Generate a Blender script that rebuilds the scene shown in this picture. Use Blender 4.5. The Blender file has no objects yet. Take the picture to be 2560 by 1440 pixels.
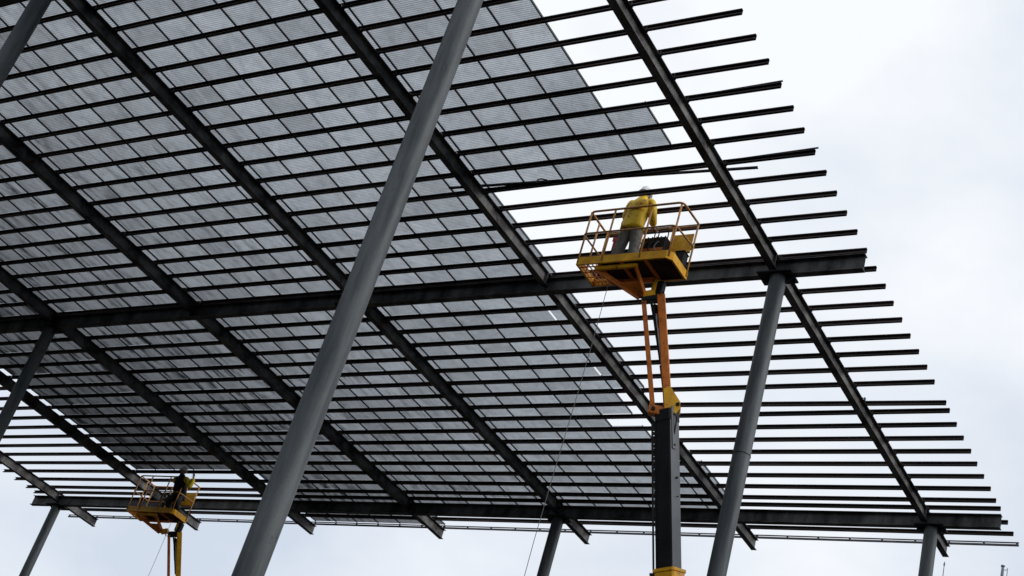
import bpy, math, random
from mathutils import Vector, Matrix
random.seed(7)
sc = bpy.context.scene
col = sc.collection
ZC = 1.6                                   # eye height; canopy heights below are given above the eye and lifted by ZC

# ------------------------------------------------------------------ camera
YAW, PITCH, ROLL, FPX = -0.67083, 0.53694, 0.31084, 3640.1
f_ = Vector((math.sin(YAW)*math.cos(PITCH), math.cos(YAW)*math.cos(PITCH), math.sin(PITCH)))
r0 = Vector((math.cos(YAW), -math.sin(YAW), 0)); u0 = r0.cross(f_)
R_ = math.cos(ROLL)*r0 + math.sin(ROLL)*u0
U_ = -math.sin(ROLL)*r0 + math.cos(ROLL)*u0
cam = bpy.data.cameras.new('camera'); camo = bpy.data.objects.new('camera', cam); col.objects.link(camo)
camo.matrix_world = Matrix(((R_.x, U_.x, -f_.x, 0), (R_.y, U_.y, -f_.y, 0), (R_.z, U_.z, -f_.z, ZC), (0, 0, 0, 1)))
cam.sensor_width = 36.0; cam.lens = 36.0*FPX/2560; cam.clip_start = .1; cam.clip_end = 3000
sc.camera = camo

# ------------------------------------------------------------------ sky, sun, exposure
SUN_EL, SUN_AZ = math.radians(30), math.radians(74)     # azimuth from +Y towards +X
w = bpy.data.worlds.new('World'); sc.world = w; w.use_nodes = True
nt = w.node_tree; nt.nodes.clear()
def N(t, kind, **kw):
    n = t.nodes.new(kind)
    for k, v in kw.items(): setattr(n, k, v)
    return n
out = N(nt, 'ShaderNodeOutputWorld'); bg = N(nt, 'ShaderNodeBackground')
sky = N(nt, 'ShaderNodeTexSky', sky_type='NISHITA'); sky.sun_disc = False
sky.sun_elevation = SUN_EL; sky.sun_rotation = SUN_AZ; sky.dust_density = 4.0
sks = N(nt, 'ShaderNodeVectorMath', operation='SCALE'); sks.inputs['Scale'].default_value = 0.10
nt.links.new(sky.outputs[0], sks.inputs[0])
tc = N(nt, 'ShaderNodeTexCoord'); mp = N(nt, 'ShaderNodeMapping')
mp.inputs['Scale'].default_value = (1, 1, 1.6); mp.inputs['Location'].default_value = (.35, 1.9, .6)
nz = N(nt, 'ShaderNodeTexNoise'); nz.inputs['Scale'].default_value = 2.6; nz.inputs['Detail'].default_value = 6
nz.inputs['Roughness'].default_value = .52
cr = N(nt, 'ShaderNodeValToRGB'); cr.color_ramp.elements[0].position = .34; cr.color_ramp.elements[1].position = .60
cr.color_ramp.elements[0].color = (.70, .775, .89, 1); cr.color_ramp.elements[1].color = (1.05, 1.075, 1.11, 1)
mx = N(nt, 'ShaderNodeMix', data_type='RGBA'); mx.inputs['Factor'].default_value = .90
nt.links.new(tc.outputs['Generated'], mp.inputs[0]); nt.links.new(mp.outputs[0], nz.inputs['Vector'])
nt.links.new(nz.outputs['Fac'], cr.inputs[0])
nt.links.new(sks.outputs[0], mx.inputs[6]); nt.links.new(cr.outputs[0], mx.inputs[7])
nt.links.new(mx.outputs[2], bg.inputs[0]); bg.inputs[1].default_value = 1.0
nt.links.new(bg.outputs[0], out.inputs[0])
sun = bpy.data.lights.new('sun', 'SUN'); sun.energy = 1.5; sun.angle = math.radians(45); sun.color = (1, .97, .92)
suno = bpy.data.objects.new('sun', sun); col.objects.link(suno)
sd = Vector((math.sin(SUN_AZ)*math.cos(SUN_EL), math.cos(SUN_AZ)*math.cos(SUN_EL), math.sin(SUN_EL)))
suno.location = (20, 5, 40); suno.rotation_euler = (-sd).to_track_quat('-Z', 'Y').to_euler()
sc.view_settings.view_transform = 'Standard'; sc.view_settings.look = 'None'
sc.view_settings.exposure = 0.0; sc.view_settings.gamma = 1.0; sc.view_settings.use_curve_mapping = False

# ------------------------------------------------------------------ materials
def newmat(name):
    m = bpy.data.materials.new(name); m.use_nodes = True
    t = m.node_tree; b = t.nodes['Principled BSDF']
    return m, t, b
def noise(t, scale, detail=4, rough=.55, vec=None, dist=0):
    n = N(t, 'ShaderNodeTexNoise'); n.inputs['Scale'].default_value = scale
    n.inputs['Detail'].default_value = detail; n.inputs['Roughness'].default_value = rough; n.inputs['Distortion'].default_value = dist
    if vec is not None: t.links.new(vec, n.inputs['Vector'])
    return n
def ramp(t, src, stops):
    r = N(t, 'ShaderNodeValToRGB'); e = r.color_ramp.elements
    while len(e) < len(stops): e.new(.5)
    for i, (p, c) in enumerate(stops): e[i].position = p; e[i].color = (c if len(c) == 4 else (*c, 1)) if hasattr(c, '__len__') else (c, c, c, 1)
    t.links.new(src, r.inputs[0]); return r
def mixc(t, fac, a, b, blend='MIX'):
    n = N(t, 'ShaderNodeMix', data_type='RGBA', blend_type=blend)
    for i, v in ((0, fac), (6, a), (7, b)):
        if isinstance(v, bpy.types.NodeSocket): t.links.new(v, n.inputs[i])
        elif hasattr(v, '__len__'): n.inputs[i].default_value = (*v, 1)
        else: n.inputs[i].default_value = v
    return n.outputs[2]
def pos(t, sx=1, sy=1, sz=1):
    g = N(t, 'ShaderNodeNewGeometry'); m = N(t, 'ShaderNodeMapping'); m.inputs['Scale'].default_value = (sx, sy, sz)
    t.links.new(g.outputs['Position'], m.inputs[0]); return m.outputs[0]
def bump(t, b, h, strength=.2, dist=.01):
    n = N(t, 'ShaderNodeBump'); n.inputs['Strength'].default_value = strength; n.inputs['Distance'].default_value = dist
    t.links.new(h, n.inputs['Height']); t.links.new(n.outputs[0], b.inputs['Normal'])

def painted(name, base, dark, rust=(.11, .045, .018), rust_at=.62, scale=1.4, rough=.5, rscale=2.2, spec=.35, stretch=(1, 1, 1), metal=0.0):
    m, t, b = newmat(name); v = pos(t, *stretch)
    n1 = noise(t, scale, 6, .6, v); c = mixc(t, ramp(t, n1.outputs['Fac'], [(.35, 0.), (.68, 1.)]).outputs[0], dark, base)
    if rust is not None:
        n2 = noise(t, rscale, 8, .7, v, .4); k = ramp(t, n2.outputs['Fac'], [(rust_at, 0.), (rust_at+.09, 1.)])
        c = mixc(t, k.outputs[0], c, rust)
    t.links.new(c, b.inputs['Base Color'])
    n3 = noise(t, 35, 4, .6, pos(t)); t.links.new(ramp(t, n3.outputs['Fac'], [(.3, rough-.12), (.7, min(1, rough+.15))]).outputs[0], b.inputs['Roughness'])
    b.inputs['Specular IOR Level'].default_value = spec; b.inputs['Metallic'].default_value = metal
    bump(t, b, n3.outputs['Fac'], .15, .004)
    return m
M = {}
M['beam'] = painted('dark_painted_steel', (.17, .17, .174), (.022, .022, .025), (.06, .024, .010), .60, 1.7, .58, spec=.06, metal=.75)
M['girder'] = painted('girder_steel', (.13, .133, .134), (.024, .025, .027), (.05, .02, .010), .64, 2.4, .58, spec=.06, metal=.75, stretch=(1, 1, .35))
M['purlin'] = painted('purlin_steel', (.05, .038, .037), (.014, .011, .012), (.07, .03, .014), .62, 2.0, .55, 1.3, .15, stretch=(.35, 1, 1))
M['dark'] = painted('black_steel', (.020, .021, .025), (.009, .009, .011), None, spec=.15)
M['strip'] = painted('joint_profile', (.028, .034, .042), (.014, .018, .022), None, rough=.4)
M['rail'] = painted('galvanised_rail', (.10, .105, .13), (.04, .04, .05), (.08, .04, .02), .68, 3.0, .4)
M['yellow'] = painted('lift_yellow_paint', (.86, .47, .012), (.62, .29, .008), (.24, .075, .010), .60, 5.0, .45, 9.0)
M['orange'] = painted('lift_rusty_orange', (.66, .19, .014), (.40, .10, .008), (.12, .035, .008), .58, 6.0, .5, 7.0)
M['floor'] = painted('grimy_floor_plate', (.05, .028, .015), (.018, .012, .010), (.16, .06, .018), .60, 5.0, .8, 8.0, .1)
M['tube'] = painted('worn_rail_paint', (.66, .32, .05), (.46, .19, .04), (.26, .24, .23), .52, 7.0, .4, 11.0)
M['boom_grey'] = painted('boom_light_grey', (.15, .162, .178), (.11, .12, .134), None, rough=.5, spec=.15)
M['chrome'] = painted('cylinder_rod', (.55, .56, .58), (.4, .4, .42), None, rough=.25, spec=.8)
M['rubber'] = painted('rubber', (.02, .02, .022), (.012, .012, .012), None, rough=.8)
M['box_grey'] = painted('grey_box', (.16, .165, .175), (.09, .09, .1), None, rough=.5)
M['red'] = painted('red_plastic', (.42, .025, .02), (.28, .012, .01), None, rough=.45)
M['jacket'] = painted('yellow_rain_jacket', (.86, .60, .022), (.68, .42, .018), (.30, .10, .015), .56, 6.0, .55, 8.0)
M['sleeve'] = painted('hi_vis_yellow_sleeve', (.85, .68, .04), (.68, .48, .03), None, scale=9, rough=.6)
M['navy'] = painted('dark_work_jacket', (.02, .022, .028), (.012, .012, .016), None, scale=9, rough=.8)
M['trousers'] = painted('grey_work_trousers', (.22, .215, .20), (.11, .108, .10), None, scale=14, rough=.85)
M['boots'] = painted('brown_boots', (.06, .04, .025), (.03, .022, .016), None, rough=.7)
M['skin'] = painted('skin', (.42, .25, .18), (.36, .2, .14), None, rough=.5)
M['hair'] = painted('dark_hair', (.02, .016, .013), (.012, .01, .009), None, rough=.7)
M['helmet'] = painted('white_helmet', (.74, .74, .73), (.64, .64, .63), None, rough=.3)
M['rope'] = painted('tag_line', (.16, .16, .165), (.1, .1, .1), None, rough=.8)
M['mast'] = painted('mast_grey', (.22, .25, .29), (.14, .17, .2), None, rough=.5)

t = M['purlin'].node_tree; b = t.nodes['Principled BSDF']; lk = b.inputs['Base Color'].links[0]; src = lk.from_socket
oi = N(t, 'ShaderNodeObjectInfo'); k_ = ramp(t, oi.outputs['Random'], [(0., .55), (1., 1.7)]); c = mixc(t, 1.0, src, k_.outputs[0], 'MULTIPLY'); t.links.new(c, b.inputs['Base Color'])
# round columns: grey paint, long soft streaks and a few dark scuffs
m, t, b = newmat('column_paint'); v = pos(t, 5, 5, .55)
n1 = noise(t, 1.0, 7, .66, v); c = mixc(t, ramp(t, n1.outputs['Fac'], [(.38, 0.), (.60, 1.)]).outputs[0], (.036, .044, .050), (.092, .103, .110))
n2 = noise(t, 3.2, 7, .62, pos(t, 1.6, 1.6, .7), .6); c = mixc(t, ramp(t, n2.outputs['Fac'], [(.655, 0.), (.70, .75)]).outputs[0], c, (.018, .020, .022))
n4 = noise(t, 26, 5, .7, pos(t)); c = mixc(t, ramp(t, n4.outputs['Fac'], [(.42, .0), (.75, .35)]).outputs[0], c, (.048, .056, .061))
t.links.new(c, b.inputs['Base Color']); b.inputs['Metallic'].default_value = .35; b.inputs['Specular IOR Level'].default_value = .2; t.links.new(ramp(t, n1.outputs['Fac'], [(.3, .46), (.7, .62)]).outputs[0], b.inputs['Roughness'])
bump(t, b, n4.outputs['Fac'], .08, .004)
M['column'] = m

# translucent multiwall roof panel: light comes through from the sky above; ribs, cell to cell tone, grime
A = 5.0; X0 = -40.495; SEAM0 = X0+.03*A; PW = A/6; S0 = 14.3146; SP = .56727
m = bpy.data.materials.new('multiwall_panel'); m.use_nodes = True; t = m.node_tree; t.nodes.clear()
po = N(t, 'ShaderNodeOutputMaterial'); g = N(t, 'ShaderNodeNewGeometry'); sx = N(t, 'ShaderNodeSeparateXYZ'); t.links.new(g.outputs['Position'], sx.inputs[0])
def math_(op, a, b=None, c=None):
    n = N(t, 'ShaderNodeMath', operation=op)
    for i, q in enumerate((a, b, c)):
        if q is None: continue
        if isinstance(q, (int, float)): n.inputs[i].default_value = q
        else: t.links.new(q, n.inputs[i])
    return n.outputs[0]
cx = math_('FLOOR', math_('DIVIDE', math_('SUBTRACT', sx.outputs[0], SEAM0), PW)); cy = math_('FLOOR', math_('DIVIDE', math_('SUBTRACT', sx.outputs[1], S0-.012), SP))
cxy = N(t, 'ShaderNodeCombineXYZ'); t.links.new(cx, cxy.inputs[0]); t.links.new(cy, cxy.inputs[1])
wn = N(t, 'ShaderNodeTexWhiteNoise'); wn.noise_dimensions = '2D'; t.links.new(cxy.outputs[0], wn.inputs['Vector'])
wsep = N(t, 'ShaderNodeSeparateColor'); t.links.new(wn.outputs['Color'], wsep.inputs[0])
# neighbouring cells keep the grime separate: noise offset per cell
offs = N(t, 'ShaderNodeVectorMath', operation='SCALE'); offs.inputs['Scale'].default_value = 37.0; t.links.new(wn.outputs['Color'], offs.inputs[0])
padd = N(t, 'ShaderNodeVectorMath', operation='ADD'); t.links.new(g.outputs['Position'], padd.inputs[0]); t.links.new(offs.outputs[0], padd.inputs[1])
def mapped(sx_, sy_, sz_):
    q = N(t, 'ShaderNodeMapping'); q.inputs['Scale'].default_value = (sx_, sy_, sz_); t.links.new(padd.outputs[0], q.inputs[0]); return q.outputs[0]
n_a = noise(t, 1.0, 6, .62, mapped(6.5, .8, 1)); n_b = noise(t, 3.4, 5, .6, mapped(1, 1, 1), .6); n_c = noise(t, 22, 4, .65, mapped(1, 1, 1))
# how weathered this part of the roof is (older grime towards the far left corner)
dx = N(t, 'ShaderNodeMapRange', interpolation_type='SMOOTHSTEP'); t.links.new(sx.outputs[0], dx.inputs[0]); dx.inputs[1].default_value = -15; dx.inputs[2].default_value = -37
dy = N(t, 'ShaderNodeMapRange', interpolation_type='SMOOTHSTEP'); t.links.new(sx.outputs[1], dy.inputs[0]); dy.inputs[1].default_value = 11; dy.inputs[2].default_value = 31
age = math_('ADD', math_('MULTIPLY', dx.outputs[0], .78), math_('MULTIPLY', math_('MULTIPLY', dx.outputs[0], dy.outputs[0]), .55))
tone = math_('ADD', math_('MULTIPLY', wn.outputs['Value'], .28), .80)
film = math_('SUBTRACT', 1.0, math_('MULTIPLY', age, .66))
blot = ramp(t, n_b.outputs['Fac'], [(.42, 0.), (.72, 1.)]); strk = ramp(t, n_a.outputs['Fac'], [(.48, 0.), (.64, 1.)])
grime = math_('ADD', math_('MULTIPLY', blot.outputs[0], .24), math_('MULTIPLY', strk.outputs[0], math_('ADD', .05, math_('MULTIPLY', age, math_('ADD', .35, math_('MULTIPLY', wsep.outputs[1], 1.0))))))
fine = math_('ADD', .72, math_('MULTIPLY', n_c.outputs['Fac'], .56))
rib = math_('ADD', .84, math_('MULTIPLY', math_('SINE', math_('MULTIPLY', sx.outputs[1], 2*math.pi/(SP/13))), .26))
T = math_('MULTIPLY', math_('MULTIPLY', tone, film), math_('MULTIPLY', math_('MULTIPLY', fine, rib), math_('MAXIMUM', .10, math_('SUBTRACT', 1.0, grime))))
tcol = N(t, 'ShaderNodeVectorMath', operation='SCALE'); tcol.inputs[0].default_value = (.44, .465, .495); t.links.new(T, tcol.inputs['Scale'])
tr = N(t, 'ShaderNodeBsdfTranslucent'); t.links.new(tcol.outputs[0], tr.inputs[0])
df = N(t, 'ShaderNodeBsdfDiffuse'); df.inputs[0].default_value = (.3, .31, .32, 1)
gl = N(t, 'ShaderNodeBsdfGlossy'); gl.inputs['Roughness'].default_value = .28
m1 = N(t, 'ShaderNodeMixShader'); m1.inputs[0].default_value = .12; t.links.new(tr.outputs[0], m1.inputs[1]); t.links.new(df.outputs[0], m1.inputs[2])
fr = N(t, 'ShaderNodeFresnel'); fr.inputs[0].default_value = 1.42
m2 = N(t, 'ShaderNodeMixShader'); t.links.new(fr.outputs[0], m2.inputs[0]); t.links.new(m1.outputs[0], m2.inputs[1]); t.links.new(gl.outputs[0], m2.inputs[2])
t.links.new(m2.outputs[0], po.inputs[0]); M['panel'] = m
m = bpy.data.materials.new('panel_clear_skin'); m.use_nodes = True; t = m.node_tree; t.nodes.clear()
po = N(t, 'ShaderNodeOutputMaterial'); tp = N(t, 'ShaderNodeBsdfTransparent'); tp.inputs[0].default_value = (.95, .955, .96, 1)
t.links.new(tp.outputs[0], po.inputs[0]); M['skin_clear'] = m
# ground
m, t, b = newmat('compacted_gravel'); v = pos(t)
n1 = noise(t, .35, 6, .6, v); n2 = noise(t, 28, 5, .7, v)
c = mixc(t, n1.outputs['Fac'], (.018, .0175, .017), (.036, .034, .032)); c = mixc(t, ramp(t, n2.outputs['Fac'], [(.4, 0.), (.65, .6)]).outputs[0], c, (.05, .048, .045))
t.links.new(c, b.inputs['Base Color']); b.inputs['Roughness'].default_value = .95; bump(t, b, n2.outputs['Fac'], .6, .03); M['ground'] = m

# ------------------------------------------------------------------ mesh helpers
class MB:
    def __init__(s): s.v = []; s.f = []; s.sm = []; s.mi = []
    def add(s, vs, fs, smooth=False, mi=0):
        o = len(s.v); s.v += [Vector(p) for p in vs]
        for q in fs: s.f.append([i+o for i in q]); s.sm.append(smooth); s.mi.append(mi)
    def box(s, x0, x1, y0, y1, z0, z1, mi=0):
        s.add([(x0, y0, z0), (x1, y0, z0), (x1, y1, z0), (x0, y1, z0), (x0, y0, z1), (x1, y0, z1), (x1, y1, z1), (x0, y1, z1)],
              [(0, 3, 2, 1), (4, 5, 6, 7), (0, 1, 5, 4), (1, 2, 6, 5), (2, 3, 7, 6), (3, 0, 4, 7)], mi=mi)
    def bbox(s, x0, x1, y0, y1, z0, z1, c=.01):
        """box with chamfered vertical and top edges"""
        a = [(x0+c, y0), (x1-c, y0), (x1, y0+c), (x1, y1-c), (x1-c, y1), (x0+c, y1), (x0, y1-c), (x0, y0+c)]
        xm, ym = (x0+x1)/2, (y0+y1)/2
        ins = lambda p: (p[0]+(c if p[0] < xm else -c), p[1]+(c if p[1] < ym else -c))
        vs = [(*p, z0) for p in a]+[(*p, z1-c) for p in a]+[(*ins(p), z1) for p in a]
        fs = [tuple(range(7, -1, -1)), tuple(range(16, 24))]
        for k in (0, 8):
            for i in range(8): fs.append((k+i, k+(i+1) % 8, k+8+(i+1) % 8, k+8+i))
        s.add(vs, fs)
    def prism(s, prof, p0, p1, X, Y, smooth=False, p1s=1.0):
        """profile (list of 2D) swept from p0 to p1, axes X, Y"""
        n = len(prof); p0, p1, X, Y = map(Vector, (p0, p1, X, Y))
        vs = [p0+X*a+Y*b for a, b in prof]+[p1+X*a*p1s+Y*b*p1s for a, b in prof]
        fs = [tuple(range(n-1, -1, -1)), tuple(range(n, 2*n))]+[(i, (i+1) % n, n+(i+1) % n, n+i) for i in range(n)]
        s.add(vs, fs, smooth)
    def obox(s, p0, p1, w_, h_, ref):
        p0, p1 = Vector(p0), Vector(p1); d = (p1-p0).normalized(); X = (Vector(ref)-d*d.dot(Vector(ref))).normalized(); Y = d.cross(X)
        c = min(w_, h_)*.08; a, b = w_/2, h_/2
        s.prism([(-a+c, -b), (a-c, -b), (a, -b+c), (a, b-c), (a-c, b), (-a+c, b), (-a, b-c), (-a, -b+c)], p0, p1, X, Y)
    def tube(s, pts, r, n=8, closed=False, rs=None):
        pts = [Vector(p) for p in pts]; L = len(pts); base = len(s.v); prev = None
        for i, p in enumerate(pts):
            if closed: d = (pts[(i+1) % L]-pts[i-1]).normalized()
            else: d = (pts[min(i+1, L-1)]-pts[max(i-1, 0)]).normalized()
            if prev is None:
                a = d.orthogonal().normalized()
            else:
                a = (prev-d*prev.dot(d)).normalized()
            prev = a; bb = d.cross(a); rr = rs[i] if rs else r
            for k in range(n): s.v.append(p+(a*math.cos(2*math.pi*k/n)+bb*math.sin(2*math.pi*k/n))*rr)
        for i in range(L if closed else L-1):
            j = (i+1) % L
            for k in range(n):
                s.f.append([base+i*n+k, base+i*n+(k+1) % n, base+j*n+(k+1) % n, base+j*n+k]); s.sm.append(True); s.mi.append(0)
        if not closed:
            s.f.append([base+k for k in range(n-1, -1, -1)]); s.sm.append(False); s.mi.append(0)
            s.f.append([base+(L-1)*n+k for k in range(n)]); s.sm.append(False); s.mi.append(0)
    def mesh(s, name, mats):
        me = bpy.data.meshes.new(name); me.from_pydata([tuple(p) for p in s.v], [], s.f)
        for q in (mats if isinstance(mats, (list, tuple)) else [mats]): me.materials.append(q)
        for p, k, mi in zip(me.polygons, s.sm, s.mi): p.use_smooth = k; p.material_index = mi
        me.validate(); me.update(); return me
    def build(s, name, mats, parent=None, loc=(0, 0, 0)):
        return link(name, s.mesh(name, mats), parent, loc)
def link(name, me, parent=None, loc=(0, 0, 0)):
    o = bpy.data.objects.new(name, me); col.objects.link(o); o.location = loc
    if parent is not None: o.parent = parent
    return o
def tag(o, label, cat, group=None):
    o['label'] = label; o['category'] = cat
    if group: o['group'] = group
    return o
def empty(name, loc): 
    o = bpy.data.objects.new(name, None); col.objects.link(o); o.location = loc; o.empty_display_size = .3; return o
def rounded(pts, r, n=4):
    """round the corners of a closed polyline"""
    res = []; L = len(pts); pts = [Vector(p) for p in pts]
    for i, p in enumerate(pts):
        a = (pts[i-1]-p).normalized(); b = (pts[(i+1) % L]-p).normalized()
        for k in range(n+1):
            q = k/n; res.append((p+a*r)*(1-q)**2+p*2*q*(1-q)+(p+b*r)*q*q)
    return res

def smooth_pts(p, n=5):
    p = [Vector(q) for q in p]; res = []
    for i in range(len(p)-1):
        a, b_, c_, d_ = p[max(0, i-1)], p[i], p[i+1], p[min(len(p)-1, i+2)]
        for k in range(n):
            u = k/n; res.append(.5*((2*b_)+(c_-a)*u+(2*a-5*b_+4*c_-d_)*u*u+(3*b_-a-3*c_+d_)*u**3))
    return res+[p[-1]]

# ------------------------------------------------------------------ ground
mb = MB(); mb.add([(-900, -900, 0), (900, -900, 0), (900, 900, 0), (-900, 900, 0)], [(0, 1, 2, 3)])
o = mb.build('ground', M['ground']); o['kind'] = 'structure'

# unseen dark hills, added to block horizon light from the steel
m, t, b = newmat('dark_light_blocker'); n1 = noise(t, .8, 7, .7, pos(t)); c = mixc(t, n1.outputs['Fac'], (.012, .016, .010), (.04, .045, .028))
t.links.new(c, b.inputs['Base Color']); b.inputs['Roughness'].default_value = 1.0; b.inputs['Specular IOR Level'].default_value = .05; bump(t, b, n1.outputs['Fac'], 1.0, .4); M['light_blocker'] = m
# made-up ring of low hills shading the site, higher and closer to the left and behind, low to the right
mb = MB(); rows, nseg = 9, 72; vs = []
for i in range(nseg):
    az = 2*math.pi*i/nseg; dirx, diry = math.sin(az), math.cos(az)
    left = max(0, math.cos(az-math.radians(245)))**2.5             # towards -X, -Y
    front = max(0, math.cos(az-math.radians(325)))
    r0_ = 62-34*left; hh = 9+7*front+20*left
    for k in range(rows):
        u = k/(rows-1); h = hh*(1-(1-u)**1.6)+(1.2*math.sin(i*2.1+k*1.7)*u)
        rr = r0_+u*30+3*math.sin(i*1.3)
        vs.append((-18+dirx*rr, 16+diry*rr, -.3 if k == 0 else h))
mb.add(vs, [(i*rows+k, i*rows+k+1, ((i+1) % nseg)*rows+k+1, ((i+1) % nseg)*rows+k) for i in range(nseg) for k in range(rows-1)], True)
o = mb.build('sky_block_hills', M['light_blocker']); o['kind'] = 'structure'

# ------------------------------------------------------------------ canopy
RB, RT = 15.51+ZC, 15.80+ZC                # rafter bottom / top
GB, GT = 15.36+ZC, 15.70+ZC                # girder
PB, PT = RT, RT+.10                        # purlins
PAN0, PAN1 = PT+.035, PT+.051              # panels
XR, XL = -8.69, -41.82                     # purlin ends
YE, YS = 32.48, 8.62
RX = [X0+A*i+.075 for i in range(7)]       # rafter centre lines
GY = [10.50, 20.47, 30.60]
canopy = empty('steel_canopy', (RX[3], GY[1], 0)); CO = canopy.location.copy()
tag(canopy, 'large dark steel canopy on tall round columns, part roofed with grey translucent panels', 'canopy')
def cbuild(mb, name, mat, parent=canopy, smooth=False):
    """mesh given in world coordinates, parented to the canopy (or to a part of it)"""
    off = CO if parent is canopy else CO
    me = mb.mesh(name, mat); me.transform(Matrix.Translation(-off)); o = link(name, me, parent); return o
def ibeam(b, h, tf, tw):
    a = b/2; k = tw/2
    return [(-a, 0), (a, 0), (a, tf), (k, tf), (k, h-tf), (a, h-tf), (a, h), (-a, h), (-a, h-tf), (-k, h-tf), (-k, tf), (-a, tf)]

def pj(j):
    return S0+SP*{29: 28.68, 30: 29.87, 31: 30.90, 32: 31.85}.get(j, j)
JMIN, JMAX = -10, 32
# rafters with their purlin cleats
raf = []
for i, x in enumerate(RX):
    mb = MB(); mb.prism(ibeam(.15, RT-RB, .013, .010), (x, YS, RB), (x, YE, RB), (1, 0, 0), (0, 0, 1))
    o = cbuild(mb, 'rafter', M['beam']); raf.append(o)
    mb = MB()
    for j in range(JMIN, JMAX):
        y = pj(j); mb.box(x-.045, x+.045, y+.001, y+.008, RT, RT+.085); mb.box(x-.045, x+.045, y+.008, y+.05, RT, RT+.008)
        mb.box(x+.076, x+.10, y-.052, y+.004, RT-.02, RT+.06)
    c = cbuild(mb, 'purlin_cleats', M['dark'], o); c['kind'] = 'stuff'
    # web stiffeners where the rafter meets the girders
    for gy in GY:
        mb = MB()
        for s in (-1, 1): mb.box(x+s*.0055, x+s*.07, gy-.13, gy-.12, RB+.013, RT-.013)
        cbuild(mb, 'stiffener_plate', M['beam'], o)
# girders (cut between the rafters is hidden: one long beam each)
for gy in GY:
    mb = MB(); mb.prism(ibeam(.15, GT-GB, .016, .011), (-41.70, gy, GB), (-8.66, gy, GB), (0, -1, 0), (0, 0, 1))
    o = cbuild(mb, 'main_girder', M['girder'])
    for x in RX:
        mb = MB(); mb.box(x-.006, x+.006, gy-.074, gy-.006, GB+.017, GT-.017); mb.box(x-.006, x+.006, gy+.006, gy+.074, GB+.017, GT-.017)
        cbuild(mb, 'stiffener_plate', M['girder'], o)
# columns
mcol = MB(); Rc = .158; n = 40
HC = GB-.03
def ringz(z, r): return [(r*math.cos(2*math.pi*k/n), r*math.sin(2*math.pi*k/n), z) for k in range(n)]
vs = []; zs = [0, .02, 3, 6, 9, 12, 14, HC-.02, HC]
for z in zs: vs += ringz(z, Rc)
fs = [tuple(range(n-1, -1, -1)), tuple((len(zs)-1)*n+k for k in range(n))]
mcol.add(vs, []); 
for q in fs: mcol.f.append(list(q)); mcol.sm.append(False); mcol.mi.append(0)
for i in range(len(zs)-1):
    for k in range(n): mcol.f.append([i*n+k, i*n+(k+1) % n, (i+1)*n+(k+1) % n, (i+1)*n+k]); mcol.sm.append(True); mcol.mi.append(0)
colme = mcol.mesh('column', M['column'])
mc = MB(); mc.bbox(-.36, .32, -.22, .22, 0, .03, .004)
for q in (-.19, .17): mc.prism([(0, 0), (.15 if q > 0 else -.15, 0), (0, -.16)], (q-(.02 if q > 0 else -.02), -.006, 0), (q-(.02 if q > 0 else -.02), .006, 0), (1, 0, 0), (0, 0, 1))
for a in (-.31, -.24, .24, .28):
    for b_ in (-.14, .14): mc.prism([(.02*math.cos(k*math.pi/3), .02*math.sin(k*math.pi/3)) for k in range(6)], (a, b_, -.022), (a, b_, 0), (1, 0, 0), (0, 1, 0))
capme = mc.mesh('cap_plate', M['dark'])
mbp = MB(); mbp.bbox(-.3, .3, -.3, .3, 0, .035, .005)
for a in (-1, 1):
    for b_ in (-1, 1): mbp.prism([(.02*math.cos(k*math.pi/3), .02*math.sin(k*math.pi/3)) for k in range(6)], (a*.23, b_*.23, .035), (a*.23, b_*.23, .09), (1, 0, 0), (0, 1, 0))
basme = mbp.mesh('base_plate', M['column'])
mw = MB(); mw.tube([(Rc*.998*math.cos(2*math.pi*k/n), Rc*.998*math.sin(2*math.pi*k/n), 0) for k in range(n)], .009, 6, True); weldme = mw.mesh('weld_seam', M['dark'])
seam_z = {(6, 0): 13.62+ZC, (6, 1): 11.55+ZC}
for gi, gy in enumerate(GY):
    for i in (0, 2, 4, 6):
        sh = {(6, 0): (.02, -.08), (6, 1): (.13, 0), (6, 2): (.19, 0), (4, 2): (.09, 0), (0, 2): (.07, 0)}.get((i, gi), (0, 0))
        c = link('column', colme, canopy, Vector((RX[i]+sh[0], gy+sh[1], 0))-CO)
        link('cap_plate', capme, c, (0, 0, HC)); link('base_plate', basme, c, (0, 0, 0))
        link('weld_seam', weldme, c, (0, 0, seam_z.get((i, gi), 9.0+ZC)))
# purlins: channels open towards -Y, in lengths of up to two bays, resting on the rafters
tk = .006
chan = [(0, 0), (0, .10), (-.05, .10), (-.05, .082), (-.05+tk, .082), (-.05+tk, .10-tk), (-tk, .10-tk), (-tk, tk), (-.05+tk, tk), (-.05+tk, .018), (-.05, .018), (-.05, 0)]
cuts = [XL, RX[1], RX[3], RX[5], XR]; pme = []
for a, b_ in zip(cuts[:-1], cuts[1:]):
    mb = MB(); mb.prism(chan, (a+.004-(a+b_)/2, 0, 0), (b_-.004-(a+b_)/2, 0, 0), (0, 1, 0), (0, 0, 1)); pme.append((mb.mesh('purlin', M['purlin']), (a+b_)/2))
for j in range(JMIN, JMAX):
    for k, (me, xm) in enumerate(pme):
        y = pj(j); o = link('purlin', me, canopy, Vector((xm, y, PB))-CO)
        if j == 20 and k == 3: o.rotation_euler.z = .17/6.6; o.location.y += .165
        else: o.rotation_euler.z = random.uniform(-.0012, .0012)
        if k == 3: o.location.x += random.uniform(-.012, .012)
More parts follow.
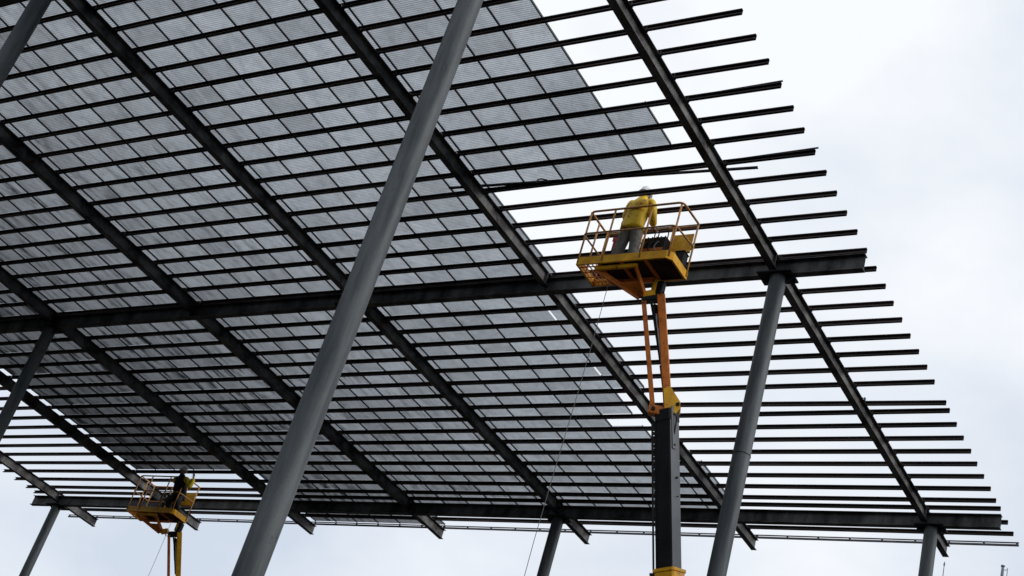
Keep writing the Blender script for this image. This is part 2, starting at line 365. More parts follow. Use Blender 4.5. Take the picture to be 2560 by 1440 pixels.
# eave rail: a bar and a thin upper angle held apart by small blocks
y = pj(32)
for k, (a, b_) in enumerate(zip(cuts[:-1], cuts[1:])):
    mb = MB(); mb.box(a+.004, b_-.004, y-.045, y, PB, PB+.042)
    er = cbuild(mb, 'eave_rail', M['rail'])
    mb = MB(); mb.box(a+.004, b_-.004, y-.040, y-.004, PB+.078, PB+.098); cbuild(mb, 'upper_bar', M['rail'], er)
    xs = [SEAM0+PW*q for q in range(-2, 40)]
    for q in xs+[a+.05, b_-.05]:
        if a+.03 < q < b_-.03:
            mb = MB(); mb.box(q-.02, q+.02, y-.038, y-.006, PB+.0425, PB+.0775); cbuild(mb, 'spacer_block', M['dark'], er)

# roof panels
def lim(r):
    """first and last+1 column of panels laid in row r (columns counted from the first seam right of rafter 0)"""
    k0 = 6
    if r >= 26: k0 = 12
    if r <= 2: k1 = 34
    elif r <= 4: k1 = 35
    elif r == 5: k1 = 34
    elif r <= 18: k1 = 30
    elif r <= 20: k1 = 29
    elif r == 21: k1 = 28
    elif r <= 24: k1 = 29
    elif r <= 29: k1 = 30
    else: k1 = 18
    return k0, k1
def seamx(k): return SEAM0+k*PW
def project(p):
    d = Vector(p)-Vector((0, 0, ZC)); q = d.dot(f_)
    return 1280+FPX*d.dot(R_)/q, 720-FPX*d.dot(U_)/q, q
cells = []
for r in range(JMIN, JMAX):
    k0, k1 = lim(r); ya, yb = pj(r)-.012+.0007, pj(r+1)-.012-.0007
    for k in range(k0, k1):
        xa, xb = seamx(k)+.003, seamx(k+1)-.003
        if k == 28 and r in (13, 17): xb -= .045          # two joints left open: the sky shows through
        q = [project((x, y, PAN0)) for x, y in ((xa, ya), (xb, ya), (xb, yb), (xa, yb))]
        ar = abs(sum(q[i][0]*q[(i+1) % 4][1]-q[(i+1) % 4][0]*q[i][1] for i in range(4)))/2
        cxm, cym = sum(p[0] for p in q)/4, sum(p[1] for p in q)/4
        inside = -20 < cxm < 2580 and -10 < cym < 1450
        cells.append(((ar if inside else 0), xa, xb, ya, yb))
cells.sort(reverse=True)
def slab(mb, xa, xb, ya, yb, dz):
    z0, z1 = PAN0+dz, PAN1+dz
    mb.add([(xa, ya, z0), (xb, ya, z0), (xb, yb, z0), (xa, yb, z0)], [(0, 3, 2, 1)])
    mb.add([(xa, ya, z0+.0002), (xb, ya, z0+.0002), (xb, yb, z0+.0002), (xa, yb, z0+.0002), (xa, ya, z1), (xb, ya, z1), (xb, yb, z1), (xa, yb, z1)],
           [(4, 5, 6, 7), (0, 1, 5, 4), (1, 2, 6, 5), (2, 3, 7, 6), (3, 0, 4, 7)], mi=1)
rest = MB()
for i, (ar, xa, xb, ya, yb) in enumerate(cells):
    dz = random.uniform(0, .004)
    if i < 300:
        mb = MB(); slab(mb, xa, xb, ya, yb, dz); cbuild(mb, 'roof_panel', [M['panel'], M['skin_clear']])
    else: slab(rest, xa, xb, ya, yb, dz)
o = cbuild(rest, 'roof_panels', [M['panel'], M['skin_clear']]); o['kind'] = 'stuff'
# joint profiles under the panel seams
for k in range(6, 36):
    runs = []
    for r in range(JMIN, JMAX):
        k0, k1 = lim(r)
        on = k0 <= k <= k1 and not (k == 29 and r in (13, 17))
        if on and runs and runs[-1][1] == r: runs[-1][1] = r+1
        elif on: runs.append([r, r+1])
    for a, b_ in runs:
        mb = MB(); wd = .0125
        mb.box(seamx(k)-wd, seamx(k)+wd, pj(a)-.02, pj(b_)-.03, PT+.006, PT+.032); mb.box(seamx(k)-.0025, seamx(k)+.0025, pj(a)-.02, pj(b_)-.03, PT+.032, PAN1+.004)
        cbuild(mb, 'joint_strip', M['strip'])

# loose bars lying on the purlins
def bar(name, p0, p1, w_, h_, label, grp=None):
    p0, p1 = Vector(p0), Vector(p1); e = empty(name, p0); d = p1-p0
    mb = MB(); L = d.length; X = d.normalized(); Y = Vector((-X.y, X.x, 0)).normalized(); Z = X.cross(Y)
    mb.prism([(0, 0), (w_, 0), (w_, .004), (.004, .004), (.004, h_), (0, h_)], (0, 0, 0), d, Y, Z); o = mb.build('angle_bar', M['dark'], e)
    tag(e, label, 'steel bar', grp); return e
e = bar('loose_bar', (-16.2, 17.53, PT+.002), (-9.86, 17.97, PT+.002), .05, .03, 'long thin steel angle lying slanted across the purlins beside the panel edge')
mb = MB(); mb.tube([(2.0, .09, .002), (2.12, .03, -.03), (2.25, .05, -.06), (2.28, .13, -.10)], .014, 6); mb.build('clamp_hook', M['dark'], e)
bar('loose_bar', (-11.2, 16.03, PT+.003), (-8.66, 15.955, PT+.003), .025, .02, 'thin rod diverging from the purlin it lies on, poking out at the purlin end')
bar('loose_bar', (-10.2, 17.70, PT+.003), (-8.64, 17.655, PT+.003), .025, .02, 'short thin rod on a purlin end, just beside the long slanted steel angle')

# ------------------------------------------------------------------ people
def skinned(pts, edges, rad, sub=2):
    me = bpy.data.meshes.new('tmp'); me.from_pydata(pts, edges, []); o = bpy.data.objects.new('tmp', me); col.objects.link(o)
    o.modifiers.new('s', 'SKIN'); sv = me.skin_vertices[0].data if me.skin_vertices else None
    if sv is None:
        bpy.context.view_layer.update(); sv = me.skin_vertices[0].data
    for i, r in enumerate(rad):
        sv[i].radius = (r, r) if not hasattr(r, '__len__') else r
        sv[i].use_root = (i == 0)
    ss = o.modifiers.new('u', 'SUBSURF'); ss.levels = sub; ss.render_levels = sub
    dg = bpy.context.evaluated_depsgraph_get(); nm = bpy.data.meshes.new_from_object(o.evaluated_get(dg))
    bpy.data.objects.remove(o); bpy.data.meshes.remove(me)
    for p in nm.polygons: p.use_smooth = True
    return nm
def merge(meshes):
    mb = MB()
    for me in meshes: mb.add([v.co for v in me.vertices], [tuple(p.vertices) for p in me.polygons], True)
    return mb
def finger_set(wr, hd, side, curl):
    """palm end and five finger chains; wr wrist, hd direction of hand, side thumb side"""
    d = (hd).normalized(); s = side.normalized(); nrm = d.cross(s).normalized(); res = []
    for k, (off, ln) in enumerate(((-.030, .065), (-.010, .078), (.010, .084), (.029, .076))):
        b0 = wr+d*.085+s*off; b1 = b0+d*ln*.45+nrm*curl*.015; b2 = b1+d*ln*.3+nrm*curl*.028; b3 = b2+d*ln*.12+nrm*curl*.025
        res.append(([wr+d*.05+s*off*.8, b0, b1, b2, b3], [.011, .0095, .009, .0085, .007]))
    t0 = wr+d*.035+s*.03; res.append(([wr+d*.03+s*.015, t0+s*.015, t0+s*.035+d*.03, t0+s*.035+d*.06+nrm*curl*.01], [.013, .012, .010, .008]))
    return res
def person(J, look, mats, label, head_tilt=Vector((0, 0, 0))):
    """J: joints in world coordinates; look: horizontal facing direction"""
    base = Vector(((J['footL'].x+J['footR'].x)/2, (J['footL'].y+J['footR'].y)/2, min(J['footL'].z, J['footR'].z)))
    e = empty('person', base); tag(e, label, 'person'); L = {k: v-base for k, v in J.items()}
    fwd = look.normalized(); rt = fwd.cross(Vector((0, 0, 1)))
    mid = lambda a, b_, t_=.5: L[a].lerp(L[b_], t_)
    sp = mid('hip', 'neck', .5); ch = mid('hip', 'neck', .8)
    # whole body, one skin
    pts = [L['hip'], sp, ch, L['neck'], L['neck']+(L['head']-L['neck'])*.5, L['head']]
    rad = [(.15, .11), (.14, .105), (.16, .11), .06, .055, .085]; ed = [(0, 1), (1, 2), (2, 3), (3, 4), (4, 5)]
    for s in 'LR':
        i = len(pts); pts += [L['sh'+s], L['el'+s], L['wr'+s], L['wr'+s]+(L['hand'+s]-L['wr'+s]).normalized()*.06]; rad += [.06, .043, .03, (.036, .018)]; ed += [(2, i), (i, i+1), (i+1, i+2), (i+2, i+3)]
        i = len(pts); pts += [L['hip']+rt*(.09 if s == 'R' else -.09)-Vector((0, 0, .05)), L['kn'+s], L['an'+s], L['foot'+s]+fwd*.10+Vector((0, 0, .04))]; rad += [.085, .058, .04, .042]; ed += [(0, i), (i, i+1), (i+1, i+2), (i+2, i+3)]
    parts = [skinned(pts, ed, rad, 1)]
    hc = L['head']+Vector((0, 0, .02))
    hm = skinned([hc-Vector((0, 0, .10)), hc, hc+Vector((0, 0, .07))], [(0, 1), (1, 2)], [(.065, .07), (.078, .095), (.06, .075)], 2); parts.append(hm)
    nose = skinned([hc+fwd*.085-Vector((0, 0, .01)), hc+fwd*.115-Vector((0, 0, .035))], [(0, 1)], [.012, .014], 1); parts.append(nose)
    for s in (-1, 1): parts.append(skinned([hc+rt*s*.08+Vector((0, 0, .01)), hc+rt*s*.085-Vector((0, 0, .035))], [(0, 1)], [(.012, .02), (.010, .014)], 1))
    for s in 'LR':
        hd = L['hand'+s]-L['wr'+s]; side = rt*(-1 if s == 'R' else 1)
        side = (side-hd.normalized()*side.dot(hd.normalized()))
        for q, r in finger_set(L['wr'+s], hd, side, 1.2): parts.append(skinned(q, [(a, a+1) for a in range(len(q)-1)], r, 1))
    bo = merge(parts).build('body', M['skin'], e)
    up = Vector((0, 0, 1))
    # jacket: torso shell; sleeves
    d = (L['neck']-L['hip'])
    jp = [L['hip']-up*.13, L['hip']+d*.02, sp, ch, L['neck']+up*.0, L['neck']+(L['head']-L['neck'])*.45]; jr = [(.30, .20), (.285, .19), (.28, .18), (.265, .16), (.12, .11), (.085, .09)]
    def orient(me): return me
    nk = 26; tv = []; prof_ = []
    keys = [(jp[0], .235, .150), (jp[0].lerp(jp[1], .5), .232, .150), (jp[1], .225, .148), (jp[1].lerp(sp, .5), .222, .146), (sp, .222, .144), (sp.lerp(ch, .5), .228, .142), (ch, .225, .132), (ch.lerp(L['neck'], .5), .175, .11), (L['neck'], .095, .09), (jp[5], .078, .085)]
    for qi, (c_, a_, b2_) in enumerate(keys):
        for k in range(nk):
            th = 2*math.pi*k/nk; cs, sn = math.cos(th), math.sin(th)
            w_ = 1+.035*math.sin(3*th+qi*1.9)+.03*math.sin(7*th-qi*2.3)
            tv.append(c_+rt*(a_*w_*math.copysign(abs(cs)**.8, cs))+fwd*(b2_*w_*math.copysign(abs(sn)**.8, sn))+up*(.012*math.sin(5*th+qi)))
    tm = bpy.data.meshes.new('tmp'); tm.from_pydata([tuple(p) for p in tv], [], [(i*nk+k, i*nk+(k+1) % nk, (i+1)*nk+(k+1) % nk, (i+1)*nk+k) for i in range(len(keys)-1) for k in range(nk)]+[tuple(range(nk-1, -1, -1)), tuple((len(keys)-1)*nk+k for k in range(nk))]); slv = []
    for s in 'LR':
        slv.append(skinned([ch.lerp(L['sh'+s], .55), L['sh'+s], L['sh'+s].lerp(L['el'+s], .5), L['el'+s], L['el'+s].lerp(L['wr'+s], .55), L['wr'+s]], [(a, a+1) for a in range(5)], [.105, .108, .098, .090, .082, .070], 2))
    if mats['jacket'] is mats['sleeve']:
        merge([tm]+slv).build('jacket', mats['jacket'], e)
    else:
        merge([tm]).build('jacket', mats['jacket'], e)
        for q in slv: merge([q]).build('sleeve', mats['sleeve'], e)
    tr_ = []
    for s in 'LR':
        h = L['hip']+rt*(.09 if s == 'R' else -.09)-up*.04
        tr_.append(skinned([h+up*.1, h, h.lerp(L['kn'+s], .5), L['kn'+s], L['kn'+s].lerp(L['an'+s], .5), L['an'+s]], [(a, a+1) for a in range(5)], [.115, .13, .122, .108, .104, .098], 2))
    tr_.append(skinned([L['hip']-up*.08, L['hip']+up*.08], [(0, 1)], [(.18, .13), (.18, .13)], 2))
    merge(tr_).build('trousers', mats['trousers'], e)
    for s in 'LR':
        f0 = L['foot'+s]; bm = skinned([L['an'+s], f0+up*.055, f0+fwd*.09+up*.05, f0+fwd*.17+up*.045], [(0, 1), (1, 2), (2, 3)], [.062, .056, .05, .042], 2); merge([bm]).build('boot', M['boots'], e)
    # hair and helmet
    merge([skinned([hc-fwd*.02-up*.07, hc-fwd*.015+up*.03], [(0, 1)], [(.072, .07), (.088, .098)], 2)]).build('hair', M['hair'], e)
    hb = MB(); n = 24; rows = []
    prof = [(.150, .125, -.005), (.122, .103, .004), (.120, .101, .03), (.112, .094, .075), (.088, .074, .115), (.05, .042, .138), (.012, .01, .145)]
    for a, b_, z in prof:
        rows.append([hc+up*(z+.015)+fwd*(a*math.cos(2*math.pi*k/n)*(1.12 if a > .14 and math.cos(2*math.pi*k/n) > .3 else 1))+rt*(b_*math.sin(2*math.pi*k/n)) for k in range(n)])
    hv = [p for r in rows for p in r]; hf = [(i*n+k, i*n+(k+1) % n, (i+1)*n+(k+1) % n, (i+1)*n+k) for i in range(len(prof)-1) for k in range(n)]+[tuple((len(prof)-1)*n+k for k in range(n)), tuple(range(n-1, -1, -1))]
    hb.add(hv, hf, True)
    ho = hb.build('helmet', M['helmet'], e)
    rb = MB()
    for q in (-.03, 0, .03): rb.tube([hc+rt*q+fwd*.10+up*.075, hc+rt*q+fwd*.06+up*.135, hc+rt*q+up*.158, hc+rt*q-fwd*.06+up*.138, hc+rt*q-fwd*.10+up*.08], .006, 6)
    rb.build('helmet_ridge', M['helmet'], ho)
    return e

# ------------------------------------------------------------------ boom lifts
def lift(C, rot, zb, J0, J1, BL, GR, label, fl, arm='orange'):
    """C basket centre in plan, zb underside height, J0/J1 jib ends, BL where the outer boom starts, GR foot of the boom"""
    root = empty('boom_lift', (GR[0], GR[1], 0)); tag(root, label, 'boom lift', None); RO = root.location.copy()
    W2, D2 = .97, .36
    Bm = Matrix.Translation(Vector((C[0], C[1], zb)))@Matrix.Rotation(rot, 4, 'Z')
    def bb(mb, name, mat, parent=root):
        me = mb.mesh(name, mat); me.transform(Matrix.Translation(-RO)@Bm); return link(name, me, parent)
    def wb(mb, name, mat, parent=root):
        me = mb.mesh(name, mat); me.transform(Matrix.Translation(-RO)); return link(name, me, parent)
    ch = .10
    outl = [(-W2, -D2), (W2-ch, -D2), (W2, -D2+ch), (W2, D2), (-W2, D2)]
    # floor
    mb = MB(); mb.box(-.50, W2-.02, -D2+.11, D2-.01, .035, .05); mb.box(-.50, W2-.11, -D2+.01, -D2+.11, .035, .05)
    fo = bb(mb, 'basket_floor', M['floor'])
    for q in range(6):
        mb = MB(); xx = -W2+.06+q*.08; mb.box(xx-.004, xx+.004, -D2+.01, D2-.01, .025, .05); bb(mb, 'grate_bar', M['orange'], fo)
    for q in range(4):
        mb = MB(); yy = -D2+.14+q*.16; mb.box(-W2+.01, -.50, yy-.004, yy+.004, .02, .045); bb(mb, 'grate_bar', M['orange'], fo)
    for q in (-.5, -.05, .45):
        mb = MB(); mb.box(q-.03, q+.03, -D2+.012, D2-.012, -.005, .034); bb(mb, 'floor_beam', M['orange'], fo)
    # toe boards (rim)
    for i in range(5):
        a, b_ = Vector((*outl[i], 0)), Vector((*outl[(i+1) % 5], 0)); d = (b_-a).normalized(); nrm = Vector((-d.y, d.x, 0))
        mb = MB(); mb.prism([(0, 0), (.035, 0), (.035, .012), (.012, .012), (.012, .165), (0, .165)], a+d*.001, b_-d*.001, nrm, (0, 0, 1)); bb(mb, 'toe_board', M['yellow'])
    H = 1.23
    top = rounded([(-W2, -D2, H), (W2-.02, -D2, H), (W2+.01, D2, H), (-W2, D2, H)], .10)
    mb = MB(); mb.tube(top, .022, 8, True); bb(mb, 'top_rail', M['tube'])
    HM = .70
    mid_ = rounded([(-W2-.02, -D2-.02, HM), (W2-.05, -D2-.02, HM), (W2+.02, D2, HM), (-W2-.02, D2, HM)], .09)
    mb = MB(); mb.tube(mid_, .018, 8, True); bb(mb, 'mid_rail', M['tube'])
    for px_, py_ in ((-W2+.02, -D2+.004), (-.44, -D2+.004), (.33, -D2+.004), (W2-.06, -D2+.03), (W2+.002, D2-.05), (.45, D2-.004), (-.2, D2-.004), (-W2+.02, D2-.03), (-W2+.004, .0)):
        mb = MB(); mb.tube([(px_, py_, .05), (px_, py_, H-.01)], .019, 8); bb(mb, 'post', M['tube'])
    # yellow plate and controls at the far right
    mb = MB(); mb.box(.50, .93, D2-.05, D2-.038, .58, 1.02); mb.box(.50, .93, D2-.09, D2-.05, .58, .592); bb(mb, 'side_plate', M['yellow'])
    mb = MB(); mb.bbox(-.02, .50, .10, .30, .50, .86, .02); cp = bb(mb, 'control_console', M['dark'])
    mb = MB(); mb.box(.02, .47, .094, .0995, .52, .60); bb(mb, 'console_stripe', M['orange'], cp)
    for q in range(5):
        mb = MB(); xx = .05+q*.09; mb.tube([(xx, .2, .855), (xx+.01, .19, .93)], .012, 6, rs=[.008, .014]); bb(mb, 'lever', M['rubber'], cp)
    for q in (.02, .30):
        mb = MB(); mb.tube([(q, .14, .84), (q, .13, 1.0), (q+.03, .13, 1.05), (q+.17, .13, 1.05), (q+.2, .13, 1.0), (q+.2, .14, .84)], .011, 6); bb(mb, 'guard_loop', M['dark'], cp)
    random.seed(3)
    for q in range(4):
        xx = .02+q*.12; mb = MB()
        mb.tube(smooth_pts([(xx, .099, .74-.03*(q % 2)), (xx-.02, .06, .70), (xx-.05, .03, .55), (xx+.03*(q-1), .02, .36), (xx-.10+.05*(q % 2), .05, .16), (xx-.16, .10, .06)]), .012, 6); bb(mb, 'hose', M['rubber'] if q % 3 else M['box_grey'], cp)
    # underside support
    mb = MB(); mb.obox((-.60, -.24, -.035), (.26, -.24, -.035), .06, .07, (0, 1, 0)); so = bb(mb, 'support_frame', M['yellow'])
    LA0, LA1, RA0, RA1 = Vector((-.57, -.22, -.05)), Vector((.17, .26, -.40)), Vector((.23, -.22, -.05)), Vector((.30, .26, -.40))
    mb = MB(); mb.obox(LA0, LA1, .03, .10, (.5, -1, 0)); bb(mb, 'support_arm', M['orange'], so)
    mb = MB(); mb.obox(RA0, RA1, .03, .10, (1, 0, 0)); bb(mb, 'support_arm', M['orange'], so)
    g4 = [LA0.lerp(LA1, .50), RA0.lerp(RA1, .50), RA1, LA1]; dn = Vector((0, .35, -.9))*.014
    mb = MB(); mb.add([p-dn for p in g4]+[p+dn for p in g4], [(0, 1, 2, 3), (7, 6, 5, 4), (0, 4, 5, 1), (1, 5, 6, 2), (2, 6, 7, 3), (3, 7, 4, 0)]); bb(mb, 'gusset', M['orange'], so)
    mb = MB(); mb.obox((.24, .24, -.38), (.44, .31, -.30), .12, .16, (0, 0, 1)); bb(mb, 'pivot_block', M['yellow'], so)
    mb = MB(); mb.box(-.50, .40, .18, .26, -.06, -.006); bb(mb, 'cross_beam', M['orange'], so)
    rl = Bm.inverted()@Vector(J0)
    mb = MB(); mb.tube([(rl.x, rl.y, -.30), (rl.x, rl.y, -.012)], .075, 14); bb(mb, 'rotator', M['yellow'])
    mb = MB(); mb.bbox(rl.x+.03, rl.x+.17, rl.y-.06, rl.y+.08, -.34, -.04, .02); bb(mb, 'rotator_motor', M['dark'])
    # jib
    J0, J1, BLv, GRv = Vector(J0), Vector(J1), Vector(BL), Vector(GR)
    d = (J1-J0).normalized(); view = (J0-Vector((0, 0, ZC))).normalized(); side = d.cross(view).normalized()
    if side.dot(R_) < 0: side = -side
    back = d.cross(side).normalized()
    if back.dot(view) < 0: back = -back
    mb = MB(); mb.obox(J0-side*.18, J1-side*.20-d*.02, .085, .10, side); jb = wb(mb, 'jib_link', M['orange'])
    mb = MB(); mb.obox(J0+side*.14, J1+side*.06-d*.02, .15, .19, side); wb(mb, 'jib_arm', M[arm])
    L = (J1-J0).length
    mb = MB(); mb.tube([J0+d*.15+back*.06, J0+d*L*.35+side*.02+back*.05], .055, 10); wb(mb, 'hose_bundle', M['rubber'])
    for q in range(4):
        mb = MB(); o_ = (-.06+.035*q); mb.tube([J0+side*o_-d*.06, J0+side*(o_+.05*math.sin(q*2.3))+d*.12-back*.05, J0+side*(o_*.6)+d*(.4+.1*q), J0+side*.0+d*L*.55], .014, 6); wb(mb, 'hose', M['rubber'])
    mb = MB(); mb.tube([J0+d*.35+side*.02, J0+d*L*.62+side*.035], .022, 10); wb(mb, 'cylinder_rod', M['chrome'])
    mb = MB(); mb.tube([J0+d*L*.60+side*.035, J1-d*.12+side*.05], .048, 12); wb(mb, 'cylinder_barrel', M['dark'])
    mb = MB(); mb.obox(J0-side*.20+d*.02, J0+side*.20+d*.02, .13, .16, d); wb(mb, 'jib_head', M['dark'])
    mb = MB(); mb.tube([J0+d*.13-side*(.16+.13*math.sin(k*math.pi/8))-d*.12*(.5-.5*math.cos(k*math.pi/8))*1.0-back*.06 for k in range(9)], .010, 6); wb(mb, 'hose_loop', M['rubber'])
    # yellow knuckle plates at the foot of the jib
    for s in (-1, 1):
        mb = MB(); o_ = back*(.115*s)
        P_ = [J1+side*.02-d*.42, J1+side*.14-d*.46, J1+side*.29-d*.14, J1+side*.27-d*.02, J1+side*.13+d*.12, J1+side*.0+d*.10]
        mb.add([p+o_ for p in P_]+[p+o_+back*.016*s for p in P_], [tuple(range(6)), tuple(range(11, 5, -1))]+[(i, i+6, (i+1) % 6+6, (i+1) % 6) for i in range(6)]); kp = wb(mb, 'knuckle_plate', M['yellow'])
    mb = MB(); mb.obox(J1-side*.27-d*.10, J1-side*.03-d*.02, .16, .2, d); wb(mb, 'knuckle_block', M['orange'])
    for a, b_ in ((.24, -.10), (.07, .03), (-.19, -.07)):
        mb = MB(); mb.tube([J1+side*a+d*b_-back*.15, J1+side*a+d*b_+back*.15], .035, 10); wb(mb, 'pin', M['dark'])
    # inner boom, a dark box section turned a corner towards the camera
    bd = (BLv-J1).normalized(); s2 = (side-bd*side.dot(bd)).normalized(); b2 = bd.cross(s2)
    if b2.dot(view) < 0: b2 = -b2
    ref = (s2*math.cos(math.radians(33))-b2*math.sin(math.radians(33)))
    B0 = J1+bd*.06+side*.04
    B1 = BLv
    mb = MB(); mb.obox(B0, B1+bd*.3, .30, .28, ref); bo = wb(mb, 'inner_boom', M['dark'])
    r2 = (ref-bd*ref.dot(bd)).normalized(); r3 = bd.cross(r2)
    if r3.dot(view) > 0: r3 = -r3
    mb = MB(); mb.obox(B0+bd*.02+r2*.1525, B1+bd*.28+r2*.1525, .004, .262, r2); wb(mb, 'boom_grey_face', M['boom_grey'], bo)  # thin lighter grey sheet over the boom's right face
    # link plate with pins on the grey side, near the head of the boom
    fo_ = r2*.163
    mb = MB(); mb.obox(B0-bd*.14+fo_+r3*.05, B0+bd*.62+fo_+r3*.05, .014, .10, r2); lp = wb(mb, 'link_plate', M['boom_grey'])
    for q in (.0, .55, 1.12, 1.45):
        mb = MB(); c_ = B0+bd*q+r2*.156+r3*(.05 if q < .6 else .0); mb.tube([c_, c_+r2*.028], .02 if q < 1.2 else .012, 10); wb(mb, 'bolt_head', M['dark'], lp)
    mb = MB(); mb.obox(B0-bd*.10, B0+bd*.10, .335, .31, ref); wb(mb, 'boom_head', M['dark'])
    mb = MB(); mb.tube([B0-bd*.15+side*.08-back*.1, B0+bd*.1+side*.17-back*.14, B0+bd*.35+side*.12-back*.13, B0+bd*.5+side*.07-back*.1], .014, 6); wb(mb, 'hose', M['rubber'])
    # energy chain on the far side
    ec = -s2*.235+b2*.02
    mb = MB(); LL = (B1-B0).length; nn = int(LL/.075)
    for q in range(nn):
        c_ = B0+bd*(.12+q*.075)+ec; mb.obox(c_, c_+bd*.05, .05, .05, s2)
    mb.obox(B0+bd*.1+ec-s2*.028, B1+ec-s2*.028, .034, .05, s2); mb.obox(B0+bd*.1+ec+s2*.034, B1+ec+s2*.034, .05, .05, s2)
    wb(mb, 'energy_chain', M['rubber'])
    # outer boom
    mb = MB(); mb.obox(B1+bd*.05, GRv+Vector((0, 0, 1.55)), .40, .37, ref); ob = wb(mb, 'outer_boom', M['yellow'])
    mb = MB(); mb.obox(B1, B1+bd*.05, .44, .41, ref); wb(mb, 'collar', M['yellow'], ob)
    mb = MB(); mb.obox(B1+bd*.06-s2*.28, B1+bd*.20-s2*.28, .10, .12, s2); wb(mb, 'chain_bracket', M['dark'], ob)
    # machine on the ground
    gx, gy = GR[0], GR[1]; o_ = Matrix.Translation(Vector((gx, gy, 0)))@Matrix.Rotation(fl, 4, 'Z')
    def gb(mb, name, mat, parent=root):
        me = mb.mesh(name, mat); me.transform(Matrix.Translation(-RO)@o_); return link(name, me, parent)
    mb = MB(); mb.bbox(-1.5, 1.5, -.75, .75, .45, .80, .05); gb(mb, 'chassis', M['dark'])
    mb = MB(); mb.bbox(-1.7, .9, -1.05, 1.05, .95, 2.0, .08); tu = gb(mb, 'turntable', M['yellow'])
    mb = MB(); mb.tube([(0, 0, .80), (0, 0, .95)], .55, 20); gb(mb, 'slew_ring', M['dark'], tu)
    for sx_ in (-1.15, 1.15):
        for sy_ in (-1, 1):
            mb = MB(); mb.tube([(sx_, sy_*.78, .5), (sx_, sy_*.84, .5), (sx_, sy_*1.12, .5), (sx_, sy_*1.18, .5)], .5, 24, rs=[.44, .5, .5, .44]); wh = gb(mb, 'wheel', M['rubber'])
            mb = MB(); mb.tube([(sx_, sy_*1.175, .5), (sx_, sy_*1.19, .5)], .25, 16); gb(mb, 'rim', M['yellow'], wh)
    return root
ZB1 = 14.40+ZC
lift((-12.36, 18.745), 0, ZB1, (-11.95, 19.06, 14.05+ZC), (-11.46, 19.6, 11.90+ZC), (-11.078, 20.30, 9.28+ZC), (-9.2, 22.7, 0),
     'rusty yellow boom lift raising a worker in a yellow jacket between bare purlins', math.radians(60))
ZB2 = 14.40+ZC
lift((-33.93, 29.30), math.radians(2), ZB2, (-33.14, 29.60, 14.0+ZC), (-31.86, 29.6, 11.6+ZC), (-31.2, 30.2, 9.0+ZC), (-28.9, 31.8, 0),
     'yellow boom lift reaching the panel edge above the canopy eave, its worker in dark clothes', math.radians(30), 'yellow')

V = Vector
def wz(x, y, z): return V((x, y, z+ZC))
person({'hip': wz(-12.46, 18.56, 15.36), 'neck': wz(-12.38, 18.545, 15.93), 'head': wz(-12.375, 18.56, 16.055),
        'shL': wz(-12.60, 18.555, 15.86), 'elL': wz(-12.70, 18.62, 15.60), 'wrL': wz(-12.62, 18.76, 15.48), 'handL': wz(-12.58, 18.84, 15.45),
        'shR': wz(-12.17, 18.555, 15.85), 'elR': wz(-12.13, 18.61, 15.58), 'wrR': wz(-12.15, 18.77, 15.44), 'handR': wz(-12.15, 18.85, 15.40),
        'knL': wz(-12.62, 18.60, 14.92), 'anL': wz(-12.68, 18.57, 14.56), 'footL': wz(-12.68, 18.58, 14.45),
        'knR': wz(-12.34, 18.61, 14.92), 'anR': wz(-12.31, 18.58, 14.56), 'footR': wz(-12.31, 18.59, 14.45)}, V((0.08, 1, 0)),
       {'jacket': M['jacket'], 'sleeve': M['jacket'], 'trousers': M['trousers']}, 'person in white helmet, yellow jacket and grey trousers, back turned, in the raised basket')
person({'hip': wz(-33.20, 29.20, 15.12), 'neck': wz(-33.02, 28.86, 15.58), 'head': wz(-32.98, 28.79, 15.70),
        'shL': wz(-32.83, 28.92, 15.52), 'elL': wz(-32.66, 28.98, 15.28), 'wrL': wz(-32.64, 28.98, 15.60), 'handL': wz(-32.68, 28.96, 15.74),
        'shR': wz(-33.24, 28.90, 15.53), 'elR': wz(-33.42, 28.98, 15.48), 'wrR': wz(-33.46, 29.13, 15.66), 'handR': wz(-33.45, 29.12, 15.76),
        'knL': wz(-33.02, 29.05, 14.80), 'anL': wz(-33.05, 29.28, 14.56), 'footL': wz(-33.05, 29.24, 14.45),
        'knR': wz(-33.38, 29.05, 14.80), 'anR': wz(-33.38, 29.28, 14.56), 'footR': wz(-33.38, 29.24, 14.45)}, V((.2, -1, 0)),
       {'jacket': M['navy'], 'sleeve': M['sleeve'], 'trousers': M['navy']}, 'person in dark clothes with yellow sleeves, arms raised under the roof panels, in the basket')

# things standing in the first basket
def bz(x, y, z): return (x, y, z+ZB1)
e = empty('equipment_box', bz(-11.95, 18.80, .05)); tag(e, 'black equipment box with grey side on the floor of the basket', 'box')
mb = MB(); mb.bbox(-.30, .30, -.16, .16, 0, .34, .02); mb.build('case', M['dark'], e)
mb = MB(); mb.box(-.24, .24, -.12, .12, .340, .352); mb.build('lid', M['rubber'], e)
mb = MB(); mb.box(.301, .307, -.15, .15, .01, .33); mb.build('side_panel', M['box_grey'], e)
mb = MB(); mb.tube([(-.1, -.162, .2), (-.1, -.2, .22), (.1, -.2, .22), (.1, -.162, .2)], .010, 6); mb.build('handle', M['chrome'], e)
e = empty('tool_bin', bz(-11.52, 18.98, .05)); tag(e, 'tall open black tool bin in the corner of the basket', 'bin')
mb = MB(); mb.bbox(-.085, .085, -.10, .08, 0, .44, .012); mb.build('bin_body', M['rubber'], e)
mb = MB(); mb.box(-.095, .095, -.11, .09, .4402, .46); mb.build('bin_rim', M['dark'], e)
e = empty('red_bag', bz(-13.0, 19.04, .76)); tag(e, 'small red bag hanging from the basket rail beside the yellow jacket', 'bag')
mb = MB(); mb.bbox(-.10, .10, -.05, .05, 0, .30, .03); mb.build('bag_body', M['red'], e)
mb = MB(); mb.box(-.102, .102, -.056, -.051, .19, .30); mb.build('bag_flap', M['red'], e)
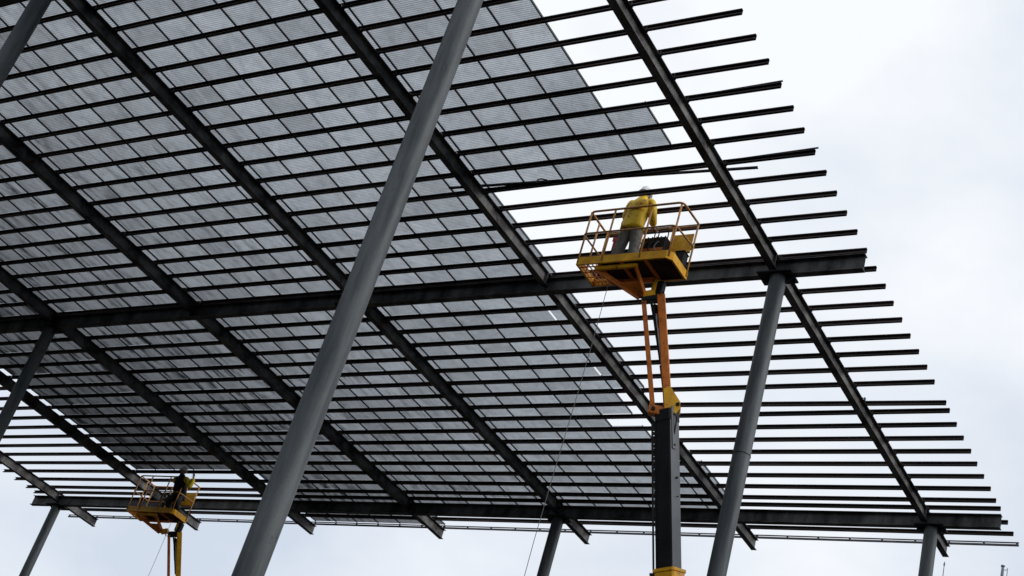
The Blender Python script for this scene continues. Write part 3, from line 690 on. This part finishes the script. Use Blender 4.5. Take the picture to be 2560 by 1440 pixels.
mb = MB(); mb.tube(smooth_pts([(-.07, 0, .29), (-.05, .03, .40), (0, .045, .49), (.05, .03, .40), (.07, 0, .29)]), .009, 6); mb.build('strap', M['dark'], e)

# ropes hanging from the baskets
def rope(x, y, z, label):
    e = empty('hanging_rope', (x, y, 0)); pts = []
    for k in range(13): pts.append((.02*math.sin(k*1.1), .02*math.cos(k*.9), (z)*(1-k/12)+.01))
    mb = MB(); mb.tube(pts, .006, 6); mb.build('rope_line', M['rope'], e); tag(e, label, 'rope'); return e
rope(-12.90, 18.93, 14.42+ZC, 'thin rope hanging straight down from the basket with the yellow jacketed worker')
rope(-33.22, 29.33, 14.42+ZC, 'thin rope hanging down from the basket of the worker in dark clothes')

# mast tips beyond the canopy
e = empty('antenna_mast', (-12.85, 40, 0)); tag(e, 'hair thin antenna mast with a small tip, beyond the canopy corner', 'antenna')
mb = MB(); mb.tube([(0, 0, 0), (0, 0, 17.5), (0, 0, 18.6+ZC), (0, 0, 18.95+ZC)], .02, 8, rs=[.05, .03, .014, .010]); mb.build('mast_pole', M['mast'], e)
mb = MB(); mb.tube([(0, 0, 18.80+ZC), (0, 0, 18.84+ZC), (0, 0, 18.90+ZC), (0, 0, 18.94+ZC)], .03, 8, rs=[.012, .028, .024, .008]); mb.build('tip', M['mast'], e)
e = empty('capped_mast', (-10.585, 38, 0)); tag(e, 'grey post with flat cap and a thin side rod, beyond the canopy corner', 'post')
mb = MB(); mb.tube([(0, 0, 0), (0, 0, 17.6+ZC), (0, 0, 17.90+ZC)], .04, 10, rs=[.09, .045, .036]); mb.build('mast_pole', M['mast'], e)
mb = MB(); mb.tube([(0, 0, 17.90+ZC), (0, 0, 17.93+ZC), (0, 0, 17.95+ZC)], .05, 12, rs=[.04, .06, .055]); mb.build('cap', M['mast'], e)
mb = MB(); mb.tube([(.13, 0, 17.0+ZC), (.13, 0, 17.88+ZC)], .012, 6); mb.build('side_rod', M['mast'], e)
mb = MB(); mb.tube([(.0, 0, 17.82+ZC), (.13, 0, 17.82+ZC)], .010, 6); mb.tube([(.0, 0, 17.1+ZC), (.13, 0, 17.1+ZC)], .010, 6); mb.build('bracket', M['mast'], e)
